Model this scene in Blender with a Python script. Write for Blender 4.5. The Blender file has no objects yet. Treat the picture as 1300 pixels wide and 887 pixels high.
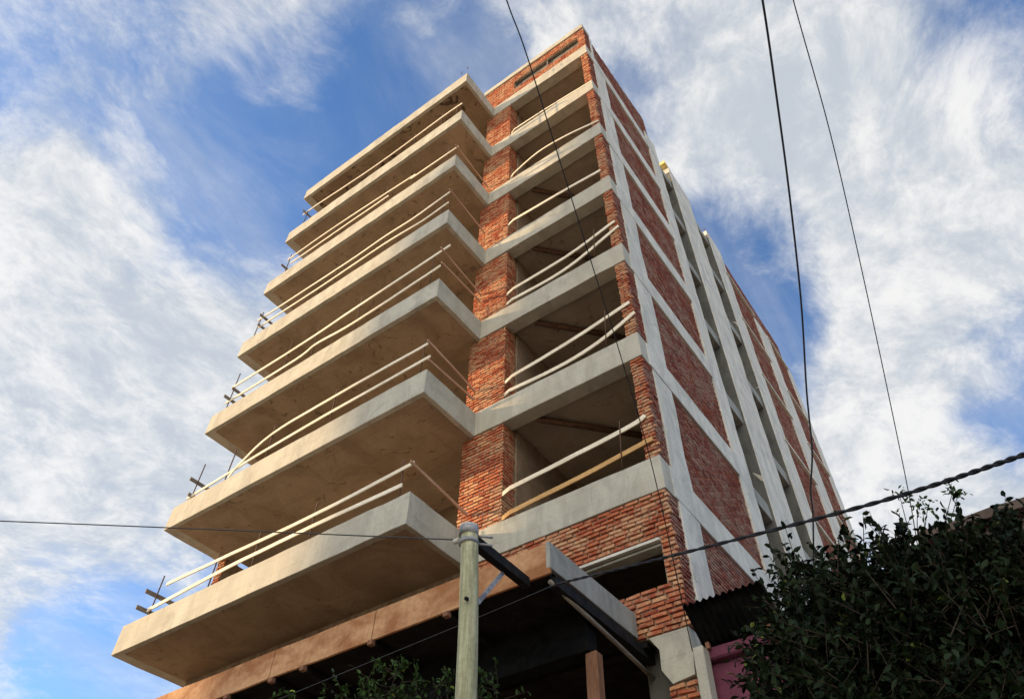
import bpy, bmesh, math, random
from mathutils import Vector, Matrix, noise
random.seed(7)
R = math.radians
sc = bpy.context.scene
col = sc.collection
GROUND = 8.2            # heights below are measured from the soffit of the first balcony; everything is lifted by this at the end
CAM = Vector((3.2413, -8.1262, -6.6106))
S = 2.8                 # storey height
def Z(i): return S * (i - 2)

# ------------------------------------------------------------------ node helpers
class NT:
    def __init__(s, tree): s.t = tree; tree.nodes.clear()
    def n(s, kind, **kw):
        nd = s.t.nodes.new(kind)
        for k, v in kw.items(): setattr(nd, k, v)
        return nd
    def put(s, sock, v):
        if isinstance(v, bpy.types.NodeSocket): s.t.links.new(v, sock)
        else: sock.default_value = v
    def math(s, op, a, b=0.0, clamp=False):
        m = s.n('ShaderNodeMath', operation=op, use_clamp=clamp)
        s.put(m.inputs[0], a); s.put(m.inputs[1], b); return m.outputs[0]
    def mix(s, f, a, b, blend='MIX'):
        m = s.n('ShaderNodeMix', data_type='RGBA', blend_type=blend)
        s.put(m.inputs[0], f); s.put(m.inputs[6], a); s.put(m.inputs[7], b); return m.outputs[2]
    def ramp(s, f, lo, hi, a=0.0, b=1.0):
        m = s.n('ShaderNodeMapRange', interpolation_type='SMOOTHSTEP')
        s.put(m.inputs[0], f); s.put(m.inputs[1], lo); s.put(m.inputs[2], hi); s.put(m.inputs[3], a); s.put(m.inputs[4], b)
        return m.outputs[0]
    def scaled(s, vec, sx, sy, sz):
        m = s.n('ShaderNodeMapping'); s.put(m.inputs['Vector'], vec); m.inputs['Scale'].default_value = (sx, sy, sz); return m.outputs[0]
    def noise(s, vec, scale, detail=5, rough=.55, dist=0.0):
        m = s.n('ShaderNodeTexNoise'); s.put(m.inputs['Vector'], vec)
        m.inputs['Scale'].default_value = scale; m.inputs['Detail'].default_value = detail
        m.inputs['Roughness'].default_value = rough; m.inputs['Distortion'].default_value = dist; return m.outputs[0]

def rgb(r, g, b): return (r, g, b, 1.0)

def material(name, build, rough=.85, spec=.3):
    m = bpy.data.materials.new(name); m.use_nodes = True
    t = NT(m.node_tree)
    out = t.n('ShaderNodeOutputMaterial'); b = t.n('ShaderNodeBsdfPrincipled')
    b.inputs['Roughness'].default_value = rough; b.inputs['Specular IOR Level'].default_value = spec
    t.t.links.new(b.outputs[0], out.inputs[0])
    tc = t.n('ShaderNodeTexCoord').outputs['Object']
    c, h, dist = build(t, tc, b)
    t.put(b.inputs['Base Color'], c)
    if h is not None:
        bp = t.n('ShaderNodeBump'); bp.inputs['Distance'].default_value = dist; bp.inputs['Strength'].default_value = .9
        t.put(bp.inputs['Height'], h); t.t.links.new(bp.outputs[0], b.inputs['Normal'])
    return m

def concrete(name, base, dark, warm, stain=.5, grain=1.0):
    def build(t, tc, b):
        big = t.noise(tc, .7, 6, .6, .4)
        mid = t.noise(t.scaled(tc, 1, 1, .35), 3.2, 8, .65, .3)
        fine = t.noise(tc, 38, 6, .7)
        sx = t.n('ShaderNodeSeparateXYZ'); t.put(sx.inputs[0], tc)
        cx = t.n('ShaderNodeCombineXYZ'); t.put(cx.inputs[0], t.math('ADD', sx.outputs[0], sx.outputs[1])); t.put(cx.inputs[1], sx.outputs[2])
        bd = t.n('ShaderNodeTexBrick'); t.put(bd.inputs['Vector'], cx.outputs[0]); bd.inputs['Scale'].default_value = 1; bd.inputs['Brick Width'].default_value = 1.9; bd.inputs['Row Height'].default_value = .29
        bd.inputs['Mortar Size'].default_value = .005; bd.inputs['Mortar Smooth'].default_value = .6
        bd.inputs['Color1'].default_value = rgb(.9, .9, .9); bd.inputs['Color2'].default_value = rgb(1, 1, 1); bd.inputs['Mortar'].default_value = rgb(.62, .6, .57)
        drip = t.noise(t.scaled(tc, 7, 7, .5), 1.0, 5, .6)
        c = t.mix(t.ramp(mid, .36, .62), rgb(*dark), rgb(*base))
        patch = t.noise(tc, 1.9, 9, .7, 1.2)
        c = t.mix(t.math('MULTIPLY', t.ramp(patch, .50, .66), .55), c, rgb(dark[0]*.72, dark[1]*.74, dark[2]*.76))
        c = t.mix(t.math('MULTIPLY', t.ramp(big, .42, .7), .6), c, rgb(*warm))
        c = t.mix(t.math('MULTIPLY', t.ramp(drip, .6, .82), stain*.6), c, rgb(dark[0]*.55, dark[1]*.55, dark[2]*.55))
        spots = t.noise(tc, 9, 3, .5)
        c = t.mix(t.math('MULTIPLY', t.ramp(spots, .68, .74), .45), c, rgb(dark[0]*.5, dark[1]*.45, dark[2]*.4))
        c = t.mix(t.math('MULTIPLY', t.math('SUBTRACT', fine, .5), .5*grain), c, rgb(1, 1, 1), 'ADD') if False else c
        c = t.mix(t.math('MULTIPLY', t.ramp(fine, .3, .6, 1, 0), .22*grain), c, rgb(dark[0]*.6, dark[1]*.6, dark[2]*.6))
        c = t.mix(.5, c, bd.outputs[0], 'MULTIPLY')
        pits = t.n('ShaderNodeTexVoronoi'); t.put(pits.inputs['Vector'], tc); pits.inputs['Scale'].default_value = 16
        h = t.math('ADD', t.math('MULTIPLY', fine, .35), t.math('ADD', t.math('MULTIPLY', mid, 1.2), t.math('MULTIPLY', t.ramp(pits.outputs[0], 0, .12), .5)))
        return c, h, .006
    return material(name, build, .9, .25)

def soffit_mat(name, a, b_, c_, lim=.575):
    def build(t, tc, b):
        w = t.noise(tc, 1.1, 7, .62, .8)
        c = t.mix(t.ramp(w, .35, .65), rgb(*a), rgb(*b_))
        pan = t.n('ShaderNodeTexBrick'); t.put(pan.inputs['Vector'], tc)
        pan.inputs['Scale'].default_value = 1; pan.inputs['Brick Width'].default_value = 2.44; pan.inputs['Row Height'].default_value = .61
        pan.inputs['Mortar Size'].default_value = .006; pan.inputs['Color1'].default_value = rgb(.86, .86, .86); pan.inputs['Color2'].default_value = rgb(1, 1, 1)
        pan.inputs['Mortar'].default_value = rgb(.6, .6, .6)
        c = t.mix(.55, c, pan.outputs[0], 'MULTIPLY')
        st = t.noise(tc, 2.3, 6, .7, 1.6)
        c = t.mix(t.math('MULTIPLY', t.ramp(st, lim, lim + .1), .8 if lim > .55 else .9), c, rgb(*c_))
        f = t.noise(tc, 30, 5, .7)
        c = t.mix(t.math('MULTIPLY', t.ramp(f, .3, .65, 1, 0), .25), c, rgb(*c_))
        return c, t.math('ADD', f, w), .006
    return material(name, build, .9, .2)

def brick_mat(name, a, b_, c_, mort, smear):
    def build(t, tc, b):
        at = t.n('ShaderNodeAttribute'); at.attribute_name = 'tone'; r = at.outputs['Fac']
        n1 = t.noise(t.scaled(tc, 1, 1, 1.3), 9, 7, .7)
        n2 = t.noise(tc, 2.1, 6, .6, .5)
        n3 = t.noise(t.scaled(tc, 1, 1, 1.6), 26, 5, .7)
        c = t.mix(t.ramp(r, .1, .6), rgb(*a), rgb(*b_))
        c = t.mix(t.ramp(r, .72, 1.0), c, rgb(*c_))
        c = t.mix(t.math('MULTIPLY', t.ramp(n3, .35, .62, 1, 0), .5), c, rgb(a[0]*.4, a[1]*.4, a[2]*.4))
        sm = t.math('MULTIPLY', t.ramp(t.math('ADD', t.math('MULTIPLY', n1, .6), t.math('MULTIPLY', n2, .5)), .50, .65), smear)
        c = t.mix(sm, c, rgb(*mort))
        return c, t.math('ADD', t.math('MULTIPLY', n3, .7), n1), .008
    return material(name, build, .95, .12)

def plain(name, a, b_, scale=4, rough=.7, spec=.3, dist=.003, stretch=(1, 1, 1), metal=0):
    def build(t, tc, b):
        b.inputs['Metallic'].default_value = metal
        n = t.noise(t.scaled(tc, *stretch), scale, 7, .62, .4)
        f = t.noise(tc, scale*9, 4, .6)
        c = t.mix(t.ramp(n, .35, .66), rgb(*a), rgb(*b_))
        c = t.mix(t.math('MULTIPLY', t.ramp(f, .35, .6, 1, 0), .25), c, rgb(a[0]*.5, a[1]*.5, a[2]*.5))
        return c, t.math('ADD', n, t.math('MULTIPLY', f, .4)), dist
    return material(name, build, rough, spec)

M = {}
M['concrete'] = concrete('concrete_warm', (.50, .48, .40), (.39, .37, .305), (.45, .41, .33), .6)
M['frame'] = concrete('concrete_frame', (.70, .665, .58), (.52, .50, .44), (.60, .56, .48), .6)
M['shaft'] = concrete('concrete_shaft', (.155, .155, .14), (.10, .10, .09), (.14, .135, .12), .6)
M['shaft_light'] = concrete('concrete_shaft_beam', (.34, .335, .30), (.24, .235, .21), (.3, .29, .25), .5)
M['soffit'] = soffit_mat('formed_soffit', (.30, .22, .145), (.42, .315, .21), (.13, .092, .062))
M['soffit_stained'] = soffit_mat('stained_soffit', (.34, .25, .165), (.26, .185, .12), (.05, .035, .025), .53)
M['ceiling'] = soffit_mat('formed_ceiling', (.34, .27, .20), (.42, .34, .25), (.15, .11, .08))
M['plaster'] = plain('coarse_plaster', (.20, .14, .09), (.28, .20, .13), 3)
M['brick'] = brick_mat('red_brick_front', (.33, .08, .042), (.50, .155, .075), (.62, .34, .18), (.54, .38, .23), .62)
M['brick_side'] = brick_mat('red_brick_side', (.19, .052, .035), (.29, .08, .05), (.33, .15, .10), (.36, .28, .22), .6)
M['mortar'] = plain('mortar', (.24, .175, .12), (.40, .31, .22), 7, .95, .1, .012)
M['wood'] = plain('pale_board', (.70, .61, .46), (.86, .78, .62), 3, .75, .25, .002, (.6, 6, 6))
M['wood_gold'] = plain('golden_board', (.48, .27, .10), (.62, .38, .16), 3, .75, .25, .002, (.6, 6, 6))
M['wood_return'] = plain('reddish_board', (.36, .20, .12), (.50, .31, .20), 3, .8, .2, .002, (6, .6, 6))
M['wood_old'] = plain('weathered_board', (.16, .13, .10), (.28, .24, .19), 4, .85, .2, .002, (6, .8, 6))
M['ply'] = plain('rusty_formwork', (.30, .125, .05), (.52, .30, .155), 1.7, .85, .2, .006, (1, 1, 1.5))
M['prop'] = plain('old_timber', (.16, .075, .04), (.26, .13, .075), 4, .85, .2, .004, (4, 4, .4))
M['rebar'] = plain('rusty_rebar', (.07, .04, .025), (.14, .075, .04), 20, .8, .3, .002)
M['black_steel'] = plain('black_steel', (.008, .008, .009), (.018, .018, .018), 8, .75, .12, .002)
M['gray_steel'] = plain('grey_steel', (.16, .16, .165), (.42, .42, .42), 5, .5, .4, .002, (1, 1, 2))
M['cable'] = plain('black_rubber', (.008, .008, .009), (.018, .018, .019), 30, .6, .3, .001)
M['wire'] = plain('dark_wire', (.03, .035, .04), (.05, .055, .06), 30, .6, .3, .001)
M['pole'] = plain('treated_pole', (.26, .25, .15), (.46, .45, .29), 3.0, .85, .2, .006, (9, 9, .45))
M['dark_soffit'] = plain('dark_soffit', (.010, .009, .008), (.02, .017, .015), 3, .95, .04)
M['sheet'] = plain('shade_black_sheet', (.006, .006, .006), (.012, .012, .012), 6, .9, .04, .002)  # near-black: the shade under the awning is put into the sheet's colour
M['pink'] = plain('pink_paint', (.12, .034, .06), (.17, .05, .08), 2.5, .85, .2)
M['house_top'] = plain('brown_plaster', (.09, .068, .056), (.14, .105, .085), 2.5, .9, .15)
M['yellow'] = plain('yellow_timber', (.75, .55, .18), (.85, .68, .30), 5, .8, .2)
M['asphalt'] = plain('sandy_street', (.36, .27, .18), (.46, .36, .25), 3, .95, .1)
M['paving'] = plain('paving', (.22, .18, .14), (.30, .25, .20), 4, .9, .2)
M['bark'] = plain('bark', (.03, .023, .015), (.055, .042, .03), 8, .9, .1, .01, (3, 3, .6))
M['tower'] = plain('tower_plaster', (.42, .38, .32), (.5, .46, .4), 1.5, .9, .2)
M['glass'] = plain('dark_glass', (.02, .025, .03), (.03, .035, .04), 2, .1, .5)

def leaf_mat(name, a, b_, c_):
    def build(t, tc, b):
        at = t.n('ShaderNodeAttribute'); at.attribute_name = 'tone'; r = at.outputs['Fac']
        c = t.mix(t.ramp(r, 0, .8), rgb(*a), rgb(*b_)); c = t.mix(t.ramp(r, .93, 1.0), c, rgb(*c_))
        return c, None, 0
    return material(name, build, .6, .1)
M['leaf'] = leaf_mat('glossy_leaf', (.006, .012, .005), (.015, .026, .009), (.12, .15, .03))
M['leaf_light'] = leaf_mat('street_leaf', (.02, .042, .010), (.045, .085, .02), (.22, .30, .05))

# ------------------------------------------------------------------ mesh helpers
def tag(o, label=None, cat=None, group=None, kind=None):
    if label: o['label'] = label
    if cat: o['category'] = cat
    if group: o['group'] = group
    if kind: o['kind'] = kind
    return o

def thing(name, loc, label, cat, group=None):
    o = bpy.data.objects.new(name, None); col.objects.link(o)
    o.location = loc; o.empty_display_size = .2
    return tag(o, label, cat, group)

def link(name, me, mat, parent=None, origin=None):
    """one mesh object; vertices are given in scene coordinates"""
    if mat: me.materials.append(mat)
    o = bpy.data.objects.new(name, me); col.objects.link(o)
    if parent is not None:
        base = Vector((0, 0, 0)); p = parent
        while p is not None: base += p.location; p = p.parent
        me.transform(Matrix.Translation(-base)); o.parent = parent
    elif origin is not None:
        me.transform(Matrix.Translation(-Vector(origin))); o.location = origin
    return o

class Geo:
    """collects shapes for ONE mesh object"""
    def __init__(s): s.v = []; s.f = []; s.t = []; s.sm = []
    def add(s, vs, fs, tone=0.0, smooth=False):
        k = len(s.v); s.v += [tuple(v) for v in vs]
        for f in fs: s.f.append([i + k for i in f]); s.t.append(tone); s.sm.append(smooth)
    def box(s, a, b, bevel=.008, jit=0.0, seg=.5, tone=0.0):
        """bevelled box from corner a to corner b, cut along its long axis and slightly wavy"""
        bm = bmesh.new(); bmesh.ops.create_cube(bm, size=1)
        a = Vector(a); b = Vector(b); d = b - a; c = (a + b) / 2
        for v in bm.verts: v.co = Vector((v.co.x*d.x, v.co.y*d.y, v.co.z*d.z)) + c
        if jit:
            for ax in range(3):
                n = int(min(abs(d[ax]) / seg, 70))
                for k in range(1, n):
                    no = Vector((0, 0, 0)); no[ax] = 1; co = c.copy(); co[ax] = a[ax] + d[ax]*k/n
                    bmesh.ops.bisect_plane(bm, geom=bm.verts[:] + bm.edges[:] + bm.faces[:], plane_co=co, plane_no=no)
        if bevel:
            es = [e for e in bm.edges if len(e.link_faces) == 2 and e.calc_face_angle() > 1]
            bmesh.ops.bevel(bm, geom=es, offset=bevel, segments=1, affect='EDGES', profile=.5)
        if jit:
            for v in bm.verts: v.co += noise.noise_vector(v.co*2.1 + Vector((3.1, 9.7, 1.3))) * jit
        bm.verts.index_update()
        s.add([v.co for v in bm.verts], [[v.index for v in f.verts] for f in bm.faces], tone); bm.free()
    def tube(s, pts, r, n=8, tone=0.0, r2=None, caps=True):
        pts = [Vector(p) for p in pts]; vs = []; m = len(pts)
        ref = None
        for i, p in enumerate(pts):
            t = (pts[min(i+1, m-1)] - pts[max(i-1, 0)]).normalized()
            if ref is None: ref = t.orthogonal().normalized()
            ref = (ref - t*ref.dot(t)).normalized(); bi = t.cross(ref)
            rr = r if r2 is None else r + (r2 - r)*i/(m-1)
            for k in range(n):
                an = 2*math.pi*k/n; vs.append(p + (ref*math.cos(an) + bi*math.sin(an))*rr)
        fs = [[i*n+k, i*n+(k+1) % n, (i+1)*n+(k+1) % n, (i+1)*n+k] for i in range(m-1) for k in range(n)]
        if caps: fs += [list(range(n))[::-1], [(m-1)*n+k for k in range(n)]]
        s.add(vs, fs, tone, True)
    def bar(s, pts, side, w, th):
        """flat board following pts: w across (upright), th thick along 'side'"""
        side = Vector(side).normalized(); vs = []; pts = [Vector(p) for p in pts]; m = len(pts)
        for i, p in enumerate(pts):
            t = (pts[min(i+1, m-1)] - pts[max(i-1, 0)]).normalized(); up = side.cross(t).normalized()
            if up.z < 0: up = -up
            for a, b in ((-1, -1), (1, -1), (1, 1), (-1, 1)): vs.append(p + side*(a*th/2) + up*(b*w/2))
        fs = [[i*4+k, i*4+(k+1) % 4, (i+1)*4+(k+1) % 4, (i+1)*4+k] for i in range(m-1) for k in range(4)]
        fs += [[3, 2, 1, 0], [(m-1)*4+k for k in range(4)]]
        s.add(vs, fs)
    def bricks(s, o, u, n, W, H, depth=.03, holes=(), bl=.215, bh=.053, j=.018, rough=1.0):
        """running bond of single bricks on the plane through o, along u, facing n"""
        o = Vector(o); u = Vector(u); n = Vector(n); up = Vector((0, 0, 1))
        rows = int(round(H / (bh + j))); rh = H / rows
        for r in range(rows):
            z0 = r*rh + j/2; z1 = (r+1)*rh - j/2
            x = -random.uniform(0, .02) - (bl/2 if r % 2 else 0)
            while x < W:
                x1 = x + bl*random.uniform(.93, 1.05); a = max(x, 0); b = min(x1, W); x = x1 + j
                if b - a < .025: continue
                zc = (z0 + z1)/2; segs = [(a, b)]
                for (h0, h1, v0, v1) in holes:
                    if v0 < zc < v1:
                        ns = []
                        for (p, q) in segs:
                            if q <= h0 or p >= h1: ns.append((p, q)); continue
                            if p < h0 - .02: ns.append((p, h0 + random.uniform(-.012, .006)))
                            if q > h1 + .02: ns.append((h1 + random.uniform(-.006, .012), q))
                        segs = ns
                for (p, q) in segs:
                    dep = depth*.75 + random.uniform(-.007, .007)*rough; tilt = random.uniform(-.003, .003)*rough
                    e0 = random.uniform(-.008, .008)*rough if p <= .001 else 0; e1 = random.uniform(-.012, .016)*rough if q >= W - .001 else 0
                    P = [(p+e0, z0), (q+e1, z0), (q+e1, z1), (p+e0, z1)]
                    vs = []
                    for (px, pz) in P: vs.append(o + u*px + up*pz - n*.01)
                    for i_, (px, pz) in enumerate(P):
                        cx = .006 if px < (p+q)/2 else -.006; cz = .006 if pz < zc else -.006
                        vs.append(o + u*(px + cx*random.uniform(.3, 1.6)) + up*(pz + cz*random.uniform(.5, 1.4) + tilt*(1 if i_ in (1, 2) else -1)) + n*(dep + random.uniform(-.0025, .0025)*rough))
                    fs = [[4, 5, 6, 7], [0, 1, 5, 4], [1, 2, 6, 5], [2, 3, 7, 6], [3, 0, 4, 7]]
                    s.add(vs, fs, random.random())
    def obj(s, name, mat, parent=None, origin=None):
        me = bpy.data.meshes.new(name); me.from_pydata(s.v, [], s.f)
        at = me.attributes.new('tone', 'FLOAT', 'FACE'); at.data.foreach_set('value', s.t)
        me.polygons.foreach_set('use_smooth', s.sm); me.update()
        return link(name, me, mat, parent, origin)

def part(name, mat, parent, *boxes, bevel=.01, jit=0.0):
    g = Geo()
    for a, b in boxes: g.box(a, b, bevel, jit)
    return g.obj(name, mat, parent)

# ------------------------------------------------------------------ ground
g = Geo(); g.box((-600, -600, -8.6), (600, 600, -8.32), 0); tag(g.obj('ground', M['asphalt']), kind='structure')
g = Geo(); g.box((-60, -3.9, -8.31), (60, .0, -8.2), .02); tag(g.obj('pavement', M['paving']), kind='structure')
g = Geo(); g.box((-60, -4.06, -8.31), (60, -3.905, -8.19), .02); tag(g.obj('kerb', M['frame']), kind='structure')
g = Geo(); g.box((-60, -16.0, -8.31), (60, -12.5, -8.2), .02); tag(g.obj('pavement', M['paving']), kind='structure')

# ------------------------------------------------------------------ the apartment building
B = thing('apartment_building', (-5.4, 8, -8.2), 'tall unfinished apartment block of bare concrete and red brick with stacked balconies', 'building')
XL, XB, D, YE, T = -11.0, -3.6, 1.458, 16.3, .6
for i in range(2, 9):
    z = Z(i)
    # front beam of the window bays, returning along the side wall
    g = Geo(); g.box((XB + .002, 0, z), (.004, .30, z + T), .007, .010, .28); g.obj('edge_beam', M['concrete'], B)
    g = Geo(); g.box((-.28, .302, z + .02), (.012, 4.0, z + T), .01, .008); g.obj('side_beam', M['frame'], B)
    # the balcony with its deep fascia
    g = Geo(); g.box((XL, -D, z), (XB, .30, z + T - .002), .007, .011, .28); bal = g.obj('balcony', M['concrete'], B)
    g = Geo(); g.box((XL + .30, -D + .10, z - .012), (XB - .10, .30, z + .02), .004); g.obj('soffit', M['soffit_stained' if i == 8 else 'soffit'], bal)
    # floor inside
    g = Geo(); g.box((XL + .25, .305, z + .10), (-.285, 4.6, z + .5), .0); g.obj('floor_slab', M['ceiling'], B)
    if i < 8:
        zt = Z(i+1)
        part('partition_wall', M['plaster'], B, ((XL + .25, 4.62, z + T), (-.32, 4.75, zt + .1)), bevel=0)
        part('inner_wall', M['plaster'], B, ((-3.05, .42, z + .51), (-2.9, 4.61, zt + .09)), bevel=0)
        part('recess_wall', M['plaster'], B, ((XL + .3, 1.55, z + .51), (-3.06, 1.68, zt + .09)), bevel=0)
        # brick pier beside the balcony
        g = Geo(); g.box((-3.86, .05, z + T), (-2.945, .40, zt + .06), 0); p = g.obj('brick_pier', M['mortar'], B)
        g = Geo(); g.bricks((-3.88, .05, z + T), (1, 0, 0), (0, -1, 0), .945, zt - z - T)
        g.bricks((-2.945, .03, z + T), (0, 1, 0), (1, 0, 0), .36, zt - z - T, .02)
        g.bricks((-3.86, .39, z + T), (0, -1, 0), (-1, 0, 0), .36, zt - z - T, .02); g.obj('brickwork', M['brick'], p)
        # narrow brick pier on the corner
        g = Geo(); g.box((-.21, .05, z + T), (-.035, .40, zt), 0); p = g.obj('corner_pier', M['mortar'], B)
        g = Geo(); g.bricks((-.235, .05, z + T), (1, 0, 0), (0, -1, 0), .235, zt - z - T, .035, rough=1.6)
        g.bricks((-.21, .39, z + T), (0, -1, 0), (-1, 0, 0), .36, zt - z - T, .02, rough=1.4); g.obj('brickwork', M['brick'], p)
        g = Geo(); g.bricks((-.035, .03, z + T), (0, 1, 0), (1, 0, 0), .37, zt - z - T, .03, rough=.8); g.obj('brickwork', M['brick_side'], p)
        # brick pier closing the far left end
        g = Geo(); g.box((XL + .05, .05, z + T), (XL + .26, .40, zt), 0); p = g.obj('end_pier', M['mortar'], B)
        g = Geo(); g.bricks((XL + .03, .05, z + T), (1, 0, 0), (0, -1, 0), .25, zt - z - T)
        g.bricks((XL + .05, .4, z + T), (0, -1, 0), (-1, 0, 0), .37, zt - z - T, .02); g.obj('brickwork', M['brick'], p)
        part('end_wall', M['mortar'], B, ((XL + .05, .42, z + T), (XL + .24, YE, zt)), bevel=0)
    # drain under the ceiling of the bay
    if 3 <= i <= 6:
        g = Geo(); g.tube([(-2.37, .34, z + .03), (-1.7, 1.05, z + .02), (-.75, 2.1, z)], .06, 10); g.obj('drain_pipe', M['rebar'], B)

# storey below the first band
zb = -2.07
g = Geo(); g.box((-10.7, .05, zb), (-1.5, .24, 0), 0); g.box((-1.5, .05, -.78), (-.22, .24, 0), 0); g.box((-1.5, .05, zb), (-.22, .24, -1.46), 0)
g.box((-.22, .05, zb), (-.035, .24, 0), 0); w = g.obj('brick_wall', M['mortar'], B)
g = Geo(); g.bricks((-3.4, .05, zb), (1, 0, 0), (0, -1, 0), 3.4, -zb, .045, [(1.9, 3.19, .61, 1.335)], rough=1.7)
g.obj('brickwork', M['brick'], w)
g = Geo(); g.bricks((-.035, .03, zb), (0, 1, 0), (1, 0, 0), .37, -zb, .03, rough=1.2); g.obj('brickwork', M['brick_side'], w)
part('lintel', M['frame'], w, ((-1.5, -.02, -.80), (-.215, .05, -.755)), bevel=.004)
part('window_reveal', M['concrete'], w, ((-1.5, .06, -.84), (-.225, .24, -.802)), bevel=.003)
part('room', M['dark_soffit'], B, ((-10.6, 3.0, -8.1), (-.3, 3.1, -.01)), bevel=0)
g = Geo(); pr = [(-.57, -2.08), (-.03, -2.08), (-.025, -2.4), (-.05, -2.66), (-.34, -2.70), (-.46, -2.51), (-.45, -2.26)]; nn = len(pr)
g.add([(x, y, z) for y in (.01, .3) for x, z in pr], [list(range(nn))[::-1], [nn + k for k in range(nn)]] + [[k, (k+1) % nn, nn + (k+1) % nn, nn + k] for k in range(nn)])
g.obj('wall_beam', M['concrete'], B)
g = Geo(); g.box((-.36, .06, -8.2), (-.06, .3, -2.69), 0); p = g.obj('broken_pier', M['mortar'], B)
g = Geo(); g.bricks((-.40, .06, -4.2), (1, 0, 0), (0, -1, 0), .36, 1.5, .045, rough=2.5); g.obj('brickwork', M['brick'], p)

# canopy over the shop: dark slab, rusty formwork along the street, grey plank at the end
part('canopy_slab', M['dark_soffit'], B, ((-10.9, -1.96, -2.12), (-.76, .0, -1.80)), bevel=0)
for a, b in ((-11.2, -5.24), (-5.225, -3.37), (-3.355, -.705)):
    g = Geo(); g.box((a, -2.0, -2.13), (b, -1.965, -1.73), .004, .012); g.obj('formwork_board', M['ply'], B)
part('canopy_end', M['shaft_light'], B, ((-.755, -2.0, -2.06), (-.70, -.012, -1.72)), bevel=.006, jit=.008)
g = Geo(); g.tube([(-.74, -1.95, -2.20), (-.73, -.9, -2.30), (-.74, .75, -2.44)], .028, 8); g.obj('shutter_rail', M['wood_old'], B)
g = Geo(); g.box((-.78, -1.9, -2.25), (-.68, .7, -2.125), .004); g.obj('rail_channel', M['black_steel'], B)
for x in (-6.1, -5.2, -4.6, -3.4, -2.2):
    j = part('formwork_joist', M['dark_soffit'], B, ((x, -1.96, -2.21), (x + .08, -.1, -2.135)), bevel=.004)
    part('joist_end', M['prop'], j, ((x + .002, -2.03, -2.20), (x + .078, -1.963, -2.137)), bevel=.004)
part('canopy_beam', M['sheet'], B, ((-10.8, -1.1, -2.61), (-.80, -.9, -2.125)), bevel=.006)
part('dark_strip', M['dark_soffit'], B, ((-10.7, .04, -2.16), (-.62, .26, -2.075)), bevel=0)  # near-black strip added to keep the underside of the brick wall dark
for x in (-10.6, -6.0, -.62):
    part('shop_pier', M['shaft'], B, ((x - .2, .35, -8.2), (x + .2, .7, -2.0)), bevel=.01)
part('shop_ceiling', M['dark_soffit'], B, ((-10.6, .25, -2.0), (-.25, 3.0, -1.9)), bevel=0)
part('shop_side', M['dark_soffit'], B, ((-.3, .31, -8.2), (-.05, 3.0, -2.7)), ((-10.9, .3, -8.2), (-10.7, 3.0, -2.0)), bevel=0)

# side wall: columns, brick panels, light shafts
def column(y0, y1, ztop, x0=-.3, proud=0.0):
    g = Geo(); g.box((x0, y0, -8.2), (proud, y1, ztop), .012, .02, .3); return g.obj('column', M['frame'], B)
column(.42, 1.12, 17.38); column(4.003, 4.75, 18.2); column(5.85, 7.5, 18.35); column(8.75, 10.0, 17.8)
column(12.25, 13.7, 16.05); column(15.55, YE, 16.3, -.3, -.015)
part('parapet_post', M['frame'], B, ((-.25, .42, 17.4), (0, .56, 19.0)))
def panel(y0, y1, z0, z1):
    g = Geo(); g.box((-.24, y0 - .03, z0 - .02), (-.05, y1 + .03, z1 + .02), 0); p = g.obj('brick_panel', M['mortar'], B)
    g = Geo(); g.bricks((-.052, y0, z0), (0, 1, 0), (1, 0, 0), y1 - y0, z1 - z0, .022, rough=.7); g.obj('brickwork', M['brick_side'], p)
for i in range(1, 8): panel(1.12, 4.0, Z(i) + T if i > 1 else -4.2, Z(i+1))
# the raking brick parapet of the top storey
g = Geo(); prof = [(.57, 17.4), (4.35, 17.4), (4.42, 19.75), (.57, 18.95)]
g.add([(x, y, z) for x in (-.26, -.05) for y, z in prof], [[0, 1, 2, 3], [7, 6, 5, 4], [0, 4, 5, 1], [1, 5, 6, 2], [2, 6, 7, 3], [3, 7, 4, 0]])
p = g.obj('top_panel', M['mortar'], B)
g = Geo(); zz = 17.42
while zz < 19.7:
    y0 = .58 if zz < 18.9 else .58 + (zz - 18.9)/.8*3.6
    g.bricks((-.052, y0, zz), (0, 1, 0), (1, 0, 0), max(4.38 - y0, .1), .075, .022, rough=.7); zz += .075
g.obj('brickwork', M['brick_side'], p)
for (y0, y1) in ((4.75, 5.85), (7.5, 8.75)):
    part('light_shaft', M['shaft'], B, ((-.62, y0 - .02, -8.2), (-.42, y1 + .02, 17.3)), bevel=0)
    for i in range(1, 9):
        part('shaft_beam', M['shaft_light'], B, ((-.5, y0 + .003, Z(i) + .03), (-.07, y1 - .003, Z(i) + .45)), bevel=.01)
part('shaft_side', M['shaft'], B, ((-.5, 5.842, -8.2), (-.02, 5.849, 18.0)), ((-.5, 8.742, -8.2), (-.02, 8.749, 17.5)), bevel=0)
for (y0, y1, lv) in ((10.0, 12.25, (5.2, 7.9, 10.67, 13.5, 16.15)), (13.7, 15.55, (4.8, 7.55, 10.4, 12.95, 15.95))):
    zs = [-4.0, 2.3] + list(lv) + [17.45]
    for a, b in zip(zs[:-1], zs[1:]):
        panel(y0, y1, a + .11, b - .05)
    for a in zs[1:-1]:
        part('ledge', M['frame'], B, ((-.25, y0 - .25, a), (.035, y1 + .1, a + .09)), bevel=.006, jit=.01)
part('back_wall', M['mortar'], B, ((XL + .06, YE - .25, -8.2), (-.32, YE - .02, 17.3)), bevel=0)
part('upper_panel', M['brick_side'], B, ((-.24, 12.2, 16.05), (-.045, 13.75, 17.42)), bevel=0)
part('roof_slab', M['concrete'], B, ((XL + .3, .31, 17.15), (-.31, YE - .3, 17.38)), bevel=0)
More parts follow.
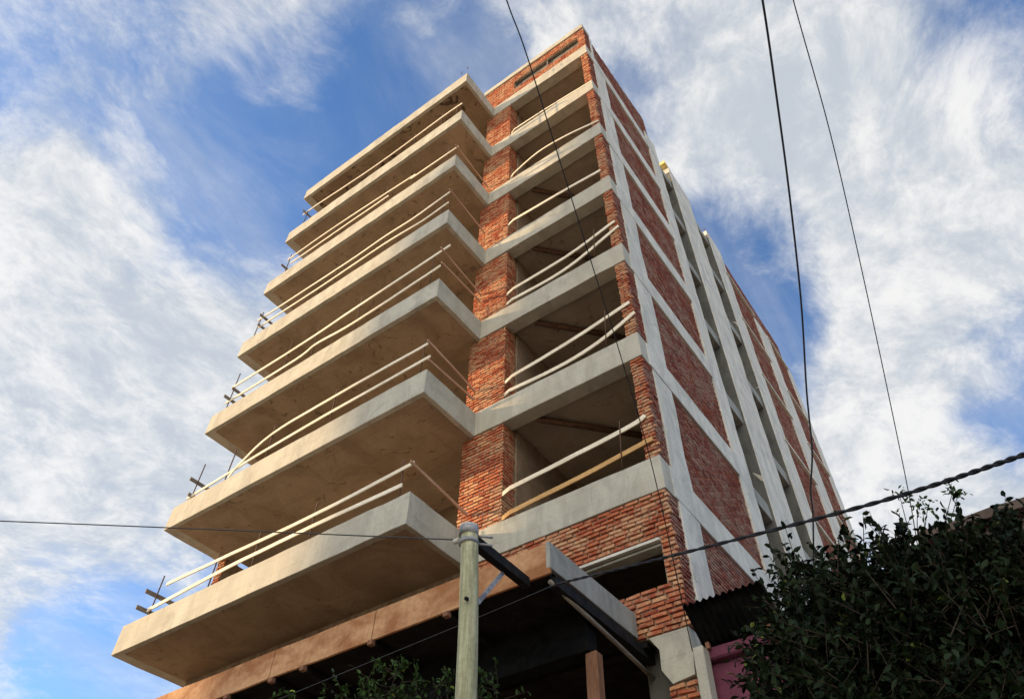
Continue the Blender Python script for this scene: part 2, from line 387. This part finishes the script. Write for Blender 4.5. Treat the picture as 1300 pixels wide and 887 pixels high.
# top storey on the front
g = Geo(); x0, h = -4.0, 18.98 - 17.4
g.box((x0, .05, 17.4), (-2.8, .25, 18.98), 0); g.box((-.26, .05, 17.4), (-.03, .4, 18.98), 0)
g.box((-2.8, .05, 17.4), (-.26, .25, 17.93), 0); g.box((-2.8, .05, 18.52), (-.26, .25, 18.98), 0); p = g.obj('top_wall', M['mortar'], B)
g = Geo(); g.bricks((x0, .05, 17.4), (1, 0, 0), (0, -1, 0), 4.0, h, .03, [(1.2, 3.74, .53, 1.12)]); g.obj('brickwork', M['brick'], p)
g = Geo(); g.bricks((-.03, .03, 17.4), (0, 1, 0), (1, 0, 0), .37, h, .025); g.obj('brickwork', M['brick_side'], p)
part('top_window', M['shaft'], p, ((-2.79, .16, 17.94), (-.27, .18, 18.51)), bevel=0)
part('mullion', M['wood_old'], p, ((-1.5, .08, 17.93), (-1.46, .15, 18.52)), ((-2.79, .08, 18.49), (-.27, .15, 18.52)), bevel=.003)
part('parapet_cap', M['concrete'], B, ((x0 - .08, -.02, 18.985), (.01, .42, 19.28)), bevel=.01, jit=.012)
# formwork and starter bars left on the roof
part('roof_formwork', M['yellow'], B, ((-.3, 5.62, 18.36), (-.02, 5.98, 18.54)), bevel=.01)
for (y, z0) in ((5.95, 18.35), (6.2, 18.35), (6.5, 18.35), (8.95, 17.8), (9.2, 17.8), (9.5, 17.8)):
    g = Geo(); g.tube([(-.12, y, z0), (-.1, y + .03, z0 + .55)], .014, 6); g.obj('starter_bar', M['rebar'], B)
for (x, y, z0) in ((-3.68, -1.4, 18.0), (-3.95, -1.38, 18.0)):
    g = Geo(); g.tube([(x, y, z0 - .02), (x + .02, y, z0 + .16)], .012, 6); g.obj('starter_bar', M['rebar'], B)

# ------------------------------------------------------------------ boards tied along the balcony edges
RAILS = {
 2: ([[(-3.65, 1.23), (-5.92, 1.15), (-8.14, 1.19), (-10.08, 1.22)], [(-3.87, .88), (-5.89, .92), (-8.17, .90), (-10.45, .79)]], [-3.9, -5.95, -7.4, -8.6, -10.35]),
 3: ([[(-3.72, 4.22), (-6.24, 4.23), (-8.1, 4.15), (-9.0, 3.73), (-9.25, 3.49)], [(-3.62, 3.80), (-6.21, 3.79), (-8.21, 3.73), (-9.0, 3.68), (-10.69, 3.56)]], [-3.85, -6.22, -8.1, -9.4, -10.55]),
 4: ([[(-3.45, 7.38), (-6.25, 7.22), (-8.2, 7.10), (-10.68, 7.07)], [(-3.68, 6.80), (-6.18, 6.64), (-7.49, 6.72), (-8.19, 6.58), (-10.71, 6.55)]], [-3.95, -6.2, -7.6, -8.6, -10.6]),
 5: ([[(-3.66, 9.98), (-4.91, 9.86), (-5.89, 9.90), (-7.28, 9.83), (-10.79, 9.88)], [(-3.7, 9.50), (-4.55, 9.43), (-5.82, 9.53), (-7.71, 9.47), (-10.63, 9.47)]], [-3.9, -5.85, -7.6, -10.7]),
 6: ([[(-3.62, 12.37), (-5.35, 12.39)], [(-5.2, 12.5), (-8.42, 12.72), (-10.49, 12.68)], [(-6.2, 12.33), (-10.26, 12.33)]], [-4.0, -6.3, -8.4, -10.4]),
 7: ([[(-3.7, 15.30), (-4.47, 15.34), (-7.14, 15.25), (-10.07, 15.52), (-10.68, 15.5)]], [-3.9, -4.5, -5.6, -7.2, -10.5]),
}
WHERE = {2: 'lowest balcony, its two boards parallel and whole', 3: 'second balcony up, its upper board sagging across the lower', 4: 'third balcony up, with a return to the pier',
         5: 'fourth balcony up, its two boards close together', 6: 'fifth balcony up, with a gap between two upper boards', 7: 'highest railed balcony, a single thin board'}
def smooth(pts, n=5):
    """fine polyline through the given points, slightly wavy like a thin board"""
    out = []
    for k in range(len(pts) - 1):
        p0 = pts[max(k-1, 0)]; p1 = pts[k]; p2 = pts[k+1]; p3 = pts[min(k+2, len(pts)-1)]
        for q in range(n):
            t = q/n
            out.append(tuple(.5*((2*p1[c]) + (-p0[c]+p2[c])*t + (2*p0[c]-5*p1[c]+4*p2[c]-p3[c])*t*t + (-p0[c]+3*p1[c]-3*p2[c]+p3[c])*t**3) for c in range(len(p1))))
    out = [(*p[:-1], p[-1] + .012*noise.noise(Vector((p[0]*1.3, p[-1]*3.1, 4.7)))) if len(p) == 2 else p for p in out]
    return out + [tuple(pts[-1])]
for i, (boards, posts) in RAILS.items():
    top = Z(i) + T
    r = thing('temporary_railing', (-7.2, -1.38, top), 'makeshift pale board railing along the ' + WHERE[i], 'railing', 'board railings on the balconies')
    for k, b in enumerate(boards):
        g = Geo(); g.bar([(x, -1.40 + .01*k, z) for x, z in smooth(b)], (0, 1, 0), random.uniform(.068, .084) if i < 5 else .066, .022); g.obj('board', M['wood'], r)
    for k, x in enumerate(posts):
        hi = max(z for b in boards for _, z in b) + random.uniform(.08, .3)
        lean = random.uniform(-.04, .04)
        g = Geo(); g.tube([(x, -1.375, top - .05), (x + lean, -1.375, hi)], .014, 6); g.obj('post', M['rebar'], r)
    zl = boards[-1][-1][1]
    xe = -10.55
    for dz in (0, .36) if i < 6 else (0,):
        g = Geo(); g.bar([(xe + .05*dz, -1.62 + .2*random.random(), zl + dz + .02), (xe, -.55, zl + dz + .05)], (1, 0, 0), .085, .025); g.obj('end_board', M['wood_old'], r)
    if i <= 6:
        zr = boards[0][0][1] - .06
        g = Geo(); g.bar([(-3.64, -1.50, zr + .02), (-3.64, -.0, zr - .14)], (1, 0, 0), .06, .025); g.obj('return_board', M['wood_return'], r)
        if i in (3, 4): 
            g = Geo(); g.bar([(-3.66, -1.40, zr - .42), (-3.66, -.0, zr - .36)], (1, 0, 0), .06, .025); g.obj('return_board', M['wood_return'], r)

BAYS = {2: [[(-2.95, 1.18), (-1.4, 1.28), (-.39, 1.37), (-.12, 1.45)], [(-2.95, .68), (-1.4, .80), (-.06, .94)]],
        3: [[(-2.95, 3.88), (-1.3, 4.05), (-.05, 4.27)], [(-2.95, 3.55), (-1.69, 3.50), (-.77, 3.63), (.02, 3.93)]],
        4: [[(-2.95, 6.72), (-1.31, 6.79), (-.06, 7.07)], [(-2.95, 6.37), (-1.38, 6.35), (.01, 6.82)]],
        5: [[(-2.95, 9.60), (-1.4, 9.54), (-.19, 9.44)]],
        6: [[(-2.9, 11.95), (-1.96, 12.33), (-1.01, 12.24), (-.02, 11.92)]],
        7: [[(-2.9, 14.76), (-1.65, 14.70), (-.02, 14.52)]]}
BL = {2: 'pair of boards, the lower one golden, across the lowest open bay beside the brick corner', 3: 'two pale boards curving up to the right across the second open bay from the bottom',
      4: 'two bowed pale boards across the middle open bay with a dark pipe above', 5: 'single straight pale board across the fourth open bay from the bottom',
      6: 'thin board arched upwards across the fifth open bay from the bottom', 7: 'thin board sagging on the sill of the topmost open bay'}
for i, bs in BAYS.items():
    r = thing('guard_rail', (-1.5, .05, Z(i) + T), BL[i], 'guard rail', 'board guard rails across the open bays')
    for k, b in enumerate(bs):
        g = Geo(); g.bar([(x, .0 if x > -2.9 else .06, z) for x, z in smooth(b)], (0, 1, 0), .085 if i < 6 else .06, .022)
        g.obj('board', M['wood_gold'] if (i == 2 and k == 1) else M['wood'], r)
        for x in (-2.6, -.5, -.75):
            if i in (2, 3, 4) and x > -2.7 and not (i == 2 and x == -.75):
                zz = min(b, key=lambda q: abs(q[0] - x))[1]
    for x in ((-.62,) if i in (2, 3, 4) else ()):
        g = Geo(); g.tube([(x, -.022, Z(i) + T), (x + .06, -.022, bs[0][-1][1] + .1)], .010, 6); g.obj('tie_rod', M['rebar'], r)

# ------------------------------------------------------------------ street pole with its steel arm
P = thing('wooden_pole', (-.86, -3.2, -8.2), 'greenish treated wooden pole with a black steel arm in front of the canopy', 'pole')
g = Geo(); pts = []
for k in range(25):
    t = k/24; pts.append((-.62 - .27*t + .010*math.sin(9*t), -3.2 + .008*math.cos(7*t), -8.2 + (8.2 - 2.21)*t))
g.tube(pts, .110, 18, r2=.088); g.obj('shaft', M['pole'], P)
g = Geo(); g.tube([(-.89, -3.2, -2.25), (-.89, -3.2, -2.15)], .100, 18); g.obj('cap', M['gray_steel'], P)
g = Geo(); g.tube([(-.885, -3.2, -2.36), (-.884, -3.2, -2.32)], .101, 18); g.obj('clamp', M['gray_steel'], P)
g = Geo(); g.bar([(-.87, -3.12, -2.29), (-1.0, -2.02, -2.17)], (1, 0, 0), .11, .09); g.obj('arm', M['black_steel'], P)
for zz in (-2.24, -2.33):
    g = Geo(); g.tube([(-.83, -3.13, zz), (-.72, -3.02, zz)], .012, 8); g.obj('bolt', M['gray_steel'], P)
g = Geo(); g.tube([(-1.0, -3.22, -2.27), (-1.06, -3.22, -2.27)], .028, 10); g.obj('insulator', M['frame'], P)
g = Geo(); g.bar([(-.80, -3.12, -2.98), (-1.0, -2.45, -2.24)], (1, 0, 0), .04, .03); g.obj('brace', M['gray_steel'], P)
g = Geo(); g.box((-.80, -3.32, -3.04), (-.77, -3.28, -3.01), .004); g.obj('bolt', M['black_steel'], P)
g = Geo(); g.box((-.88, -1.07, -8.2), (-.72, -.93, -2.62), .01, .015); tag(g.obj('timber_prop', M['prop'], None, (-.80, -1.0, -8.2)), 'rough brown timber prop holding up the dark beam of the canopy', 'timber prop')
# ------------------------------------------------------------------ cables
def ray(u, v):
    r = Vector((math.cos(.6335), math.sin(.6335), 0)); f = Vector((-math.sin(.6335)*math.cos(.8424), math.cos(.6335)*math.cos(.8424), math.sin(.8424)))
    up = r.cross(f); c, s_ = math.cos(.0129), math.sin(.0129); r, up = r*c + up*s_, up*c - r*s_
    return (f + r*((u - 650)/945.637) - up*((v - 443.5)/945.637)).normalized()
def at(u, v, d): return CAM + ray(u, v)*d
def cable(name, pts, rad, mat, label, cat='cable', n=6):
    g = Geo(); g.tube(smooth([tuple(p) for p in pts], 6), rad, n); return tag(g.obj(name, mat, None, pts[-1]), label, cat)
main = smooth([tuple(p) for p in (at(1420, 535, 4.3), at(1300, 577, 4.7), at(1100, 641, 5.5), at(845, 707, 7.0), at(706, 741, 8.35))], 60)
g = Geo()
for ph in (0, math.pi):
    pts = []
    for k, p in enumerate(main):
        tv = (Vector(main[min(k+1, len(main)-1)]) - Vector(main[max(k-1, 0)])).normalized(); a = tv.orthogonal().normalized(); b_ = tv.cross(a)
        an = ph + k*.6; pts.append(Vector(p) + (a*math.cos(an) + b_*math.sin(an))*.0062)
    g.tube(pts, .0096, 7)
tag(g.obj('power_cable', M['cable'], None, main[-1]), 'thick black twisted cable crossing in front of the building to the canopy end', 'cable')
cable('telephone_wire', [at(706, 741, 8.35), at(586, 792, 8.2), at(361, 884, 8.6), at(200, 950, 9.2)], .004, M['wire'], 'thin dark wire running under the canopy towards the lower left')
cable('guy_wire', [at(-120, 657, 11.5), at(0, 661, 10.6), at(300, 673, 9.2), (-.97, -3.2, -2.27)], .007, M['wire'], 'thin wire stretched from the pole top across the lowest balconies to the left')
cable('drop_wire', [at(600, -140, 6.0), at(643, 0, 6.6), at(667, 65, 6.9), at(710, 202, 7.5), at(756, 350, 8.0), at(786, 445, 8.3), at(830, 600, 8.8), at(879, 826, 9.2)], .0058, M['cable'], 'thin black wire hanging in front of the open bays and brick piers')
cable('overhead_cable', [at(940, -150, 6.0), at(968, 0, 6.4), at(986, 124, 6.8), at(1002, 245, 7.2), at(1017, 383, 7.7), at(1024, 496, 8.1), at(1031, 572, 8.3), at(1029, 621, 8.5), at(1032, 653, 8.6), at(1033, 720, 8.9)], .009, M['wire'], 'dark cable dropping down the sky close to the brick side wall')
cable('overhead_wire', [at(970, -150, 7.0), at(1007, 0, 7.4), at(1054, 169, 7.9), at(1093, 338, 8.4), at(1127, 496, 8.9), at(1153, 623, 9.3), at(1166, 700, 9.7)], .005, M['wire'], 'thin wire dropping through the white clouds on the right')

# ------------------------------------------------------------------ pink house next door
H = thing('pink_house', (4, 4, -8.2), 'low pink painted house with a shade-black corrugated awning behind the dark tree', 'house')
part('wall', M['pink'], H, ((.04, .16, -8.2), (9.5, 8, -2.53)), bevel=.02)
part('ledge', M['pink'], H, ((.04, .06, -2.525), (9.5, 8, -2.38)), bevel=.02)
part('upper_storey', M['house_top'], H, ((2.75, 3.0, -2.375), (9.5, 8, -.35)), bevel=.02)
part('roof_edge', M['house_top'], H, ((2.6, 2.8, -.345), (9.7, 8.2, -.2)), bevel=.01, jit=.02)
part('corner_post', M['concrete'], H, ((.02, -.12, -8.2), (.15, .06, -2.42)), bevel=.01, jit=.012)
g = Geo(); vs = []; nx, ny = 60, 5
for a in range(nx + 1):
    for b_ in range(ny + 1):
        vs.append((.07 + 1.0*a/nx, -.30 + .44*b_/ny, -1.99 + .02*math.sin(a*2*math.pi/5.0) - .37*b_/ny))
k = len(vs); vs += [(x, y, z - .006) for x, y, z in vs]
fs = []
for a in range(nx):
    for b_ in range(ny):
        q = a*(ny+1) + b_; f = [q, q+ny+1, q+ny+2, q+1]; fs.append(f); fs.append([i + k for i in f][::-1])
for a in range(nx):
    for b_ in (0, ny): q = a*(ny+1) + b_; fs.append([q, q+ny+1, q+ny+1+k, q+k])
g.add(vs, fs, 0, True); aw = g.obj('awning', M['sheet'], H)
for x in (.14, .9): part('awning_rafter', M['prop'], aw, ((x, -.0, -2.42), (x + .05, .05, -2.34)), bevel=.004)

# ------------------------------------------------------------------ trees
def leaf(g, c, d, nrm, L, W, tone):
    d = d.normalized(); s_ = d.cross(nrm)
    if s_.length < 1e-3: s_ = d.orthogonal()
    s_.normalize(); n = s_.cross(d); fold = L*.10
    v = [c, c + d*L*.35 + s_*W*.5 + n*fold, c + d*L*.75 + s_*W*.38 + n*fold*.7, c + d*L - n*fold*.8, c + d*L*.75 - s_*W*.38 + n*fold*.7, c + d*L*.35 - s_*W*.5 + n*fold, c + d*L*.5]
    g.add(v, [[0, 1, 6], [1, 2, 6], [2, 3, 6], [3, 4, 6], [4, 5, 6], [5, 0, 6]], tone, True)
def rv(): 
    while True:
        v = Vector((random.uniform(-1, 1), random.uniform(-1, 1), random.uniform(-1, 1)))
        if .05 < v.length < 1: return v.normalized()
def crown(blobs, sprays, per, L):
    """leafy sprays spread through a set of ellipsoids, thinner towards their outside"""
    g = Geo(); tw = Geo()
    vol = sum(b[3]*b[4]*b[5] for b in blobs)
    for (cx, cy, cz, rx, ry, rz) in blobs:
        for _ in range(int(sprays*rx*ry*rz/vol) + 4):
            q = rv()*random.random()**.38
            c = Vector((cx + q.x*rx, cy + q.y*ry, cz + q.z*rz))
            if noise.noise(c*1.9) < -.28: continue
            d = (Vector((q.x, q.y, q.z + .5))*.8 + rv()*.8).normalized(); ln = random.uniform(.12, .27); m = random.randint(per - 3, per + 3)
            tip = c + d*ln; tw.tube([c - d*.1, c + d*ln*.5, tip], .004, 4, r2=.0015, caps=False)
            tn = random.random()*.75
            for k in range(m):
                t = (k + .6)/m
                ld = (d*.6 + rv()*.9 + Vector((0, 0, -.15))).normalized()
                leaf(g, c + d*ln*t, ld, (rv() + Vector((0, 0, 1.1))).normalized(), L*random.uniform(.65, 1.2), L*random.uniform(.38, .55), min(1, max(0, tn + random.uniform(-.25, .25))) if random.random() < .985 else 1.0)
    return g, tw
TR = thing('leafy_tree', (3.6, -3.6, -8.2), 'dark glossy leafed tree filling the lower right corner in front of the pink house', 'tree')
blobs = []
for (u, v, d, r) in ((1045, 815, 5.2, .34), (1060, 800, 5.0, .46), (1120, 790, 4.9, .52), (1180, 800, 5.0, .50), (1240, 785, 5.0, .52), (1300, 765, 5.1, .52), (1035, 895, 5.0, .40),
                     (1100, 880, 4.8, .6), (1200, 870, 4.7, .65), (1290, 880, 4.8, .7), (1370, 840, 5.0, .7), (1062, 748, 5.4, .22), (1005, 772, 5.4, .18), (1135, 735, 5.3, .24), (1190, 735, 5.3, .22), (1265, 705, 5.3, .2), (1215, 715, 5.3, .14), (1100, 960, 4.8, .7), (1250, 970, 4.8, .8)):
    c = at(u, v, d); r *= .86; blobs.append((c.x, c.y, c.z, r, r*1.15, r*.95))
cr, tw = crown(blobs, 5200, 9, .058)
cr.obj('crown', M['leaf'], TR)
for k, b in enumerate(blobs[::2]):
    tw.tube([(3.6, -3.6, -6.3), (3.6 + (b[0]-3.6)*.4, -3.6 + (b[1]+3.6)*.4, -6.0 + (b[2]+6.0)*.5), b[:3]], .045, 6, r2=.01)
tw.obj('branches', M['bark'], TR)
g = Geo(); g.tube([(3.6, -3.6, -8.25), (3.57, -3.62, -7.4), (3.6, -3.6, -6.2)], .16, 12, r2=.10); g.obj('trunk', M['bark'], TR)

ST = thing('street_tree', (-1.9, -2.6, -8.2), 'small street tree with lit leaves under the canopy beside the pole', 'tree')
blobs = []
for (u, v, d, r) in ((480, 905, 7.6, .34), (440, 885, 7.8, .13), (500, 868, 7.8, .22), (550, 895, 7.6, .3), (625, 895, 7.5, .26), (400, 930, 7.7, .35), (340, 905, 7.9, .16), (600, 960, 7.4, .4)):
    c = at(u, v, d); blobs.append((c.x, c.y, c.z, r, r, r))
cr, tw = crown(blobs, 300, 8, .06); cr.obj('crown', M['leaf_light'], ST)
for b in blobs: tw.tube([(-1.9, -2.6, -5.6), ((b[0]-1.9)/2, (b[1]-2.6)/2, -4.9), b[:3]], .03, 6, r2=.008)
tw.obj('branches', M['bark'], ST)
g = Geo(); g.tube([(-1.9, -2.6, -8.25), (-1.88, -2.62, -7), (-1.9, -2.6, -5.55)], .09, 10, r2=.06); g.obj('trunk', M['bark'], ST)

WD = thing('wispy_shoots', tuple(at(1180, 735, 6.1)), 'thin wispy shoots with tiny leaves rising above the dark tree', 'plant')
g = Geo(); st = Geo(); base = at(1178, 735, 6.1)
for (u, v, n_) in ((1142, 628, 26), (1137, 648, 4), (1165, 640, 26), (1178, 642, 24), (1210, 622, 40), (1172, 652, 14), (1217, 625, 6)):
    tip = at(u, v, 6.1 + random.uniform(-.15, .15)); mid = base.lerp(tip, .5) + Vector((random.uniform(-.03, .03), random.uniform(-.03, .03), .02))
    st.tube(smooth([tuple(base + rv()*.03), tuple(mid), tuple(tip)], 5), .005, 5, r2=.002)
    for k in range(n_):
        c = tip + rv()*random.random()*.075; leaf(g, c, rv(), rv(), random.uniform(.025, .05), random.uniform(.012, .02), random.random()*.9)
st.obj('stems', M['bark'], WD); g.obj('leaves', M['leaf_light'], WD)

# ------------------------------------------------------------------ buildings across the street, which shade the lower right of the front
SUN_AZ, SUN_EL = R(63), R(16.4)          # measured from the front's normal towards the left
sun = Vector((-math.sin(SUN_AZ)*math.cos(SUN_EL), -math.cos(SUN_AZ)*math.cos(SUN_EL), math.sin(SUN_EL)))
hd = Vector((sun.x, sun.y, 0)).normalized(); pd = Vector((-hd.y, hd.x, 0))
if pd.x < 0: pd = -pd
L0 = 48.0; lift = L0*math.tan(SUN_EL)
TW = thing('tower_block', tuple(Vector((-5.8, -1.46, 0)) + hd*(L0 + 6) + pd*9 + Vector((0, 0, -8.2))), 'stepped plastered tower block across the street', 'building')
def slab(p0, p1, z1, d0=0.0, d1=12.0):
    """block of the tower between offsets p0..p1 across the sun's direction, seen from the front's shade edge"""
    o = Vector((-5.8, -1.46, 0)) + hd*L0; q = [o + pd*a + hd*b for a, b in ((p0, d0), (p1, d0), (p1, d1), (p0, d1))]
    g.add([(v.x, v.y, z) for z in (-8.2, z1 + lift) for v in q], [[3, 2, 1, 0], [4, 5, 6, 7], [0, 1, 5, 4], [1, 2, 6, 5], [2, 3, 7, 6], [3, 0, 4, 7]])
g = Geo()
slab(0, .28, 8.2); slab(.285, .55, 10.0); slab(.555, .85, 12.0); slab(.855, 1.15, 13.9); slab(1.155, 1.5, 15.4); slab(1.505, 22, 16.4)
g.obj('wall', M['tower'], TW)

# ------------------------------------------------------------------ sky, sun, camera
w = bpy.data.worlds.new('World'); sc.world = w; w.use_nodes = True
t = NT(w.node_tree); out = t.n('ShaderNodeOutputWorld')
sky = t.n('ShaderNodeTexSky', sky_type='NISHITA'); sky.sun_disc = False
sky.sun_elevation = SUN_EL; sky.sun_rotation = math.atan2(sun.x, sun.y); sky.air_density = 1.0; sky.dust_density = .3; sky.ozone_density = 2.5
dv = t.n('ShaderNodeTexCoord').outputs['Generated']
sep = t.n('ShaderNodeSeparateXYZ'); t.put(sep.inputs[0], dv)
den = t.math('ADD', t.math('MAXIMUM', sep.outputs[2], 0.0), .22)
cmb = t.n('ShaderNodeCombineXYZ'); t.put(cmb.inputs[0], t.math('DIVIDE', sep.outputs[0], den)); t.put(cmb.inputs[1], t.math('DIVIDE', sep.outputs[1], den))
pl = cmb.outputs[0]
mp = t.n('ShaderNodeMapping'); t.put(mp.inputs['Vector'], pl); mp.inputs['Rotation'].default_value = (0, 0, R(-25)); mp.inputs['Scale'].default_value = (1.0, .82, 1)
wn = t.n('ShaderNodeTexNoise'); t.put(wn.inputs['Vector'], mp.outputs[0]); wn.inputs['Scale'].default_value = 2.2; wn.inputs['Detail'].default_value = 4
wv = t.n('ShaderNodeVectorMath', operation='MULTIPLY_ADD'); t.put(wv.inputs[0], wn.outputs['Color']); wv.inputs[1].default_value = (.22, .22, 0); t.put(wv.inputs[2], mp.outputs[0])
n1 = t.noise(wv.outputs[0], 3.6, 12, .66, .1); n2 = t.noise(wv.outputs[0], 15, 10, .68, .1); n3 = t.noise(wv.outputs[0], 1.5, 3, .5)
acc = t.math('ADD', t.math('MULTIPLY', n1, 1.35), t.math('MULTIPLY', n2, .6))
BUMPS = [(1150, 110, 300, .40), (1130, 330, 230, .38), (900, 60, 170, .30), (1250, 230, 160, .2), (1120, 500, 120, .22), (1130, 620, 150, .34), (70, 450, 230, .42), (230, 350, 150, .26),
         (90, 600, 200, .32), (60, 770, 120, .28), (290, 50, 130, .36), (480, 40, 130, .2), (350, 190, 80, .14), (700, 0, 80, .25), (240, 560, 140, .2), (1240, 660, 90, .22),
         (90, 130, 150, -.16), (30, 230, 70, .3), (130, 250, 70, .32), (210, 160, 55, .26), (40, 40, 80, .26), (110, 130, 40, .2), (410, 150, 120, -.5), (250, 260, 110, -.34), (590, 75, 70, -.1), (935, 350, 115, -.62), (985, 455, 85, -.5), (1290, 90, 100, -.6), (805, 140, 50, -.3),
         (110, 690, 90, -.35), (1290, 470, 100, -.4), (1240, 580, 60, -.5), (1280, 650, 80, .5), (130, 860, 90, -.35), (590, 140, 90, -.18), (820, 40, 60, -.1)]
for (u, v, r, wgt) in BUMPS:
    c = ray(u, v); dp = t.n('ShaderNodeVectorMath', operation='DOT_PRODUCT'); t.put(dp.inputs[0], dv); dp.inputs[1].default_value = c
    acc = t.math('ADD', acc, t.ramp(dp.outputs['Value'], math.cos(r*1.35/945.), 1.0, 0.0, wgt))
vm = t.n('ShaderNodeMapping'); t.put(vm.inputs['Vector'], pl); vm.inputs['Rotation'].default_value = (0, 0, R(20)); vm.inputs['Scale'].default_value = (1.6, .5, 1)
veil = t.ramp(t.math('ADD', t.noise(vm.outputs[0], 2.6, 9, .6, .6), t.math('MULTIPLY', n3, .35)), .52, .95, 0.0, .55)
dens = t.math('MAXIMUM', t.ramp(acc, .80, 1.55), veil)
sd = t.n('ShaderNodeVectorMath', operation='DOT_PRODUCT'); t.put(sd.inputs[0], dv); sd.inputs[1].default_value = sun
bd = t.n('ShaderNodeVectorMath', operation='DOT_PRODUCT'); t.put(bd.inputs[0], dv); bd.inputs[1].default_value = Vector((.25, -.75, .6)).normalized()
back_fill = t.ramp(bd.outputs['Value'], .70, .98)          # fill light added as a brighter patch of unseen sky behind the camera
shade = t.mix(t.ramp(t.math('ADD', t.math('MULTIPLY', n1, .55), t.math('MULTIPLY', n2, .75)), .52, .80), rgb(.32, .345, .375), rgb(.52, .515, .50))
shade = t.mix(back_fill, shade, rgb(.46, .43, .37))
b1 = t.n('ShaderNodeBackground'); t.put(b1.inputs[0], t.mix(1.0, sky.outputs[0], rgb(.78, .98, 1.2), 'MULTIPLY')); b1.inputs[1].default_value = .12
b2 = t.n('ShaderNodeBackground'); t.put(b2.inputs[0], shade); t.put(b2.inputs[1], t.math('ADD', 1.0, t.math('MULTIPLY', back_fill, 2.6)))
ms = t.n('ShaderNodeMixShader'); t.put(ms.inputs[0], t.math('MAXIMUM', t.math('MULTIPLY', dens, .93), back_fill)); t.t.links.new(b1.outputs[0], ms.inputs[1]); t.t.links.new(b2.outputs[0], ms.inputs[2])
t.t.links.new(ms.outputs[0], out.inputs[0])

sl = bpy.data.lights.new('sun', 'SUN'); sl.energy = 4.6; sl.angle = R(.7); sl.color = (1.0, .68, .36)
so = bpy.data.objects.new('sun', sl); col.objects.link(so); so.rotation_euler = (-sun).to_track_quat('-Z', 'Y').to_euler()

cd = bpy.data.cameras.new('camera'); co = bpy.data.objects.new('camera', cd); col.objects.link(co); sc.camera = co
cd.sensor_width = 36; cd.lens = 945.637/1300*36; cd.clip_end = 3000; cd.clip_start = .05
yaw, pit, rol = .6335, .8424, .0129
f = Vector((-math.sin(yaw)*math.cos(pit), math.cos(yaw)*math.cos(pit), math.sin(pit))); r = Vector((math.cos(yaw), math.sin(yaw), 0)); up = r.cross(f)
r, up = r*math.cos(rol) + up*math.sin(rol), up*math.cos(rol) - r*math.sin(rol)
m = Matrix((r, up, -f)).transposed().to_4x4(); m.translation = CAM; co.matrix_world = m

for o in list(sc.objects):                     # lift the whole scene so that the pavement is at height zero
    if o.parent is None: o.location.z += GROUND
vs_ = sc.view_settings; vs_.view_transform = 'Standard'; vs_.look = 'None'; vs_.gamma = 1; vs_.exposure = .9; vs_.use_curve_mapping = False
sc.cycles.max_bounces = 8; sc.cycles.diffuse_bounces = 4
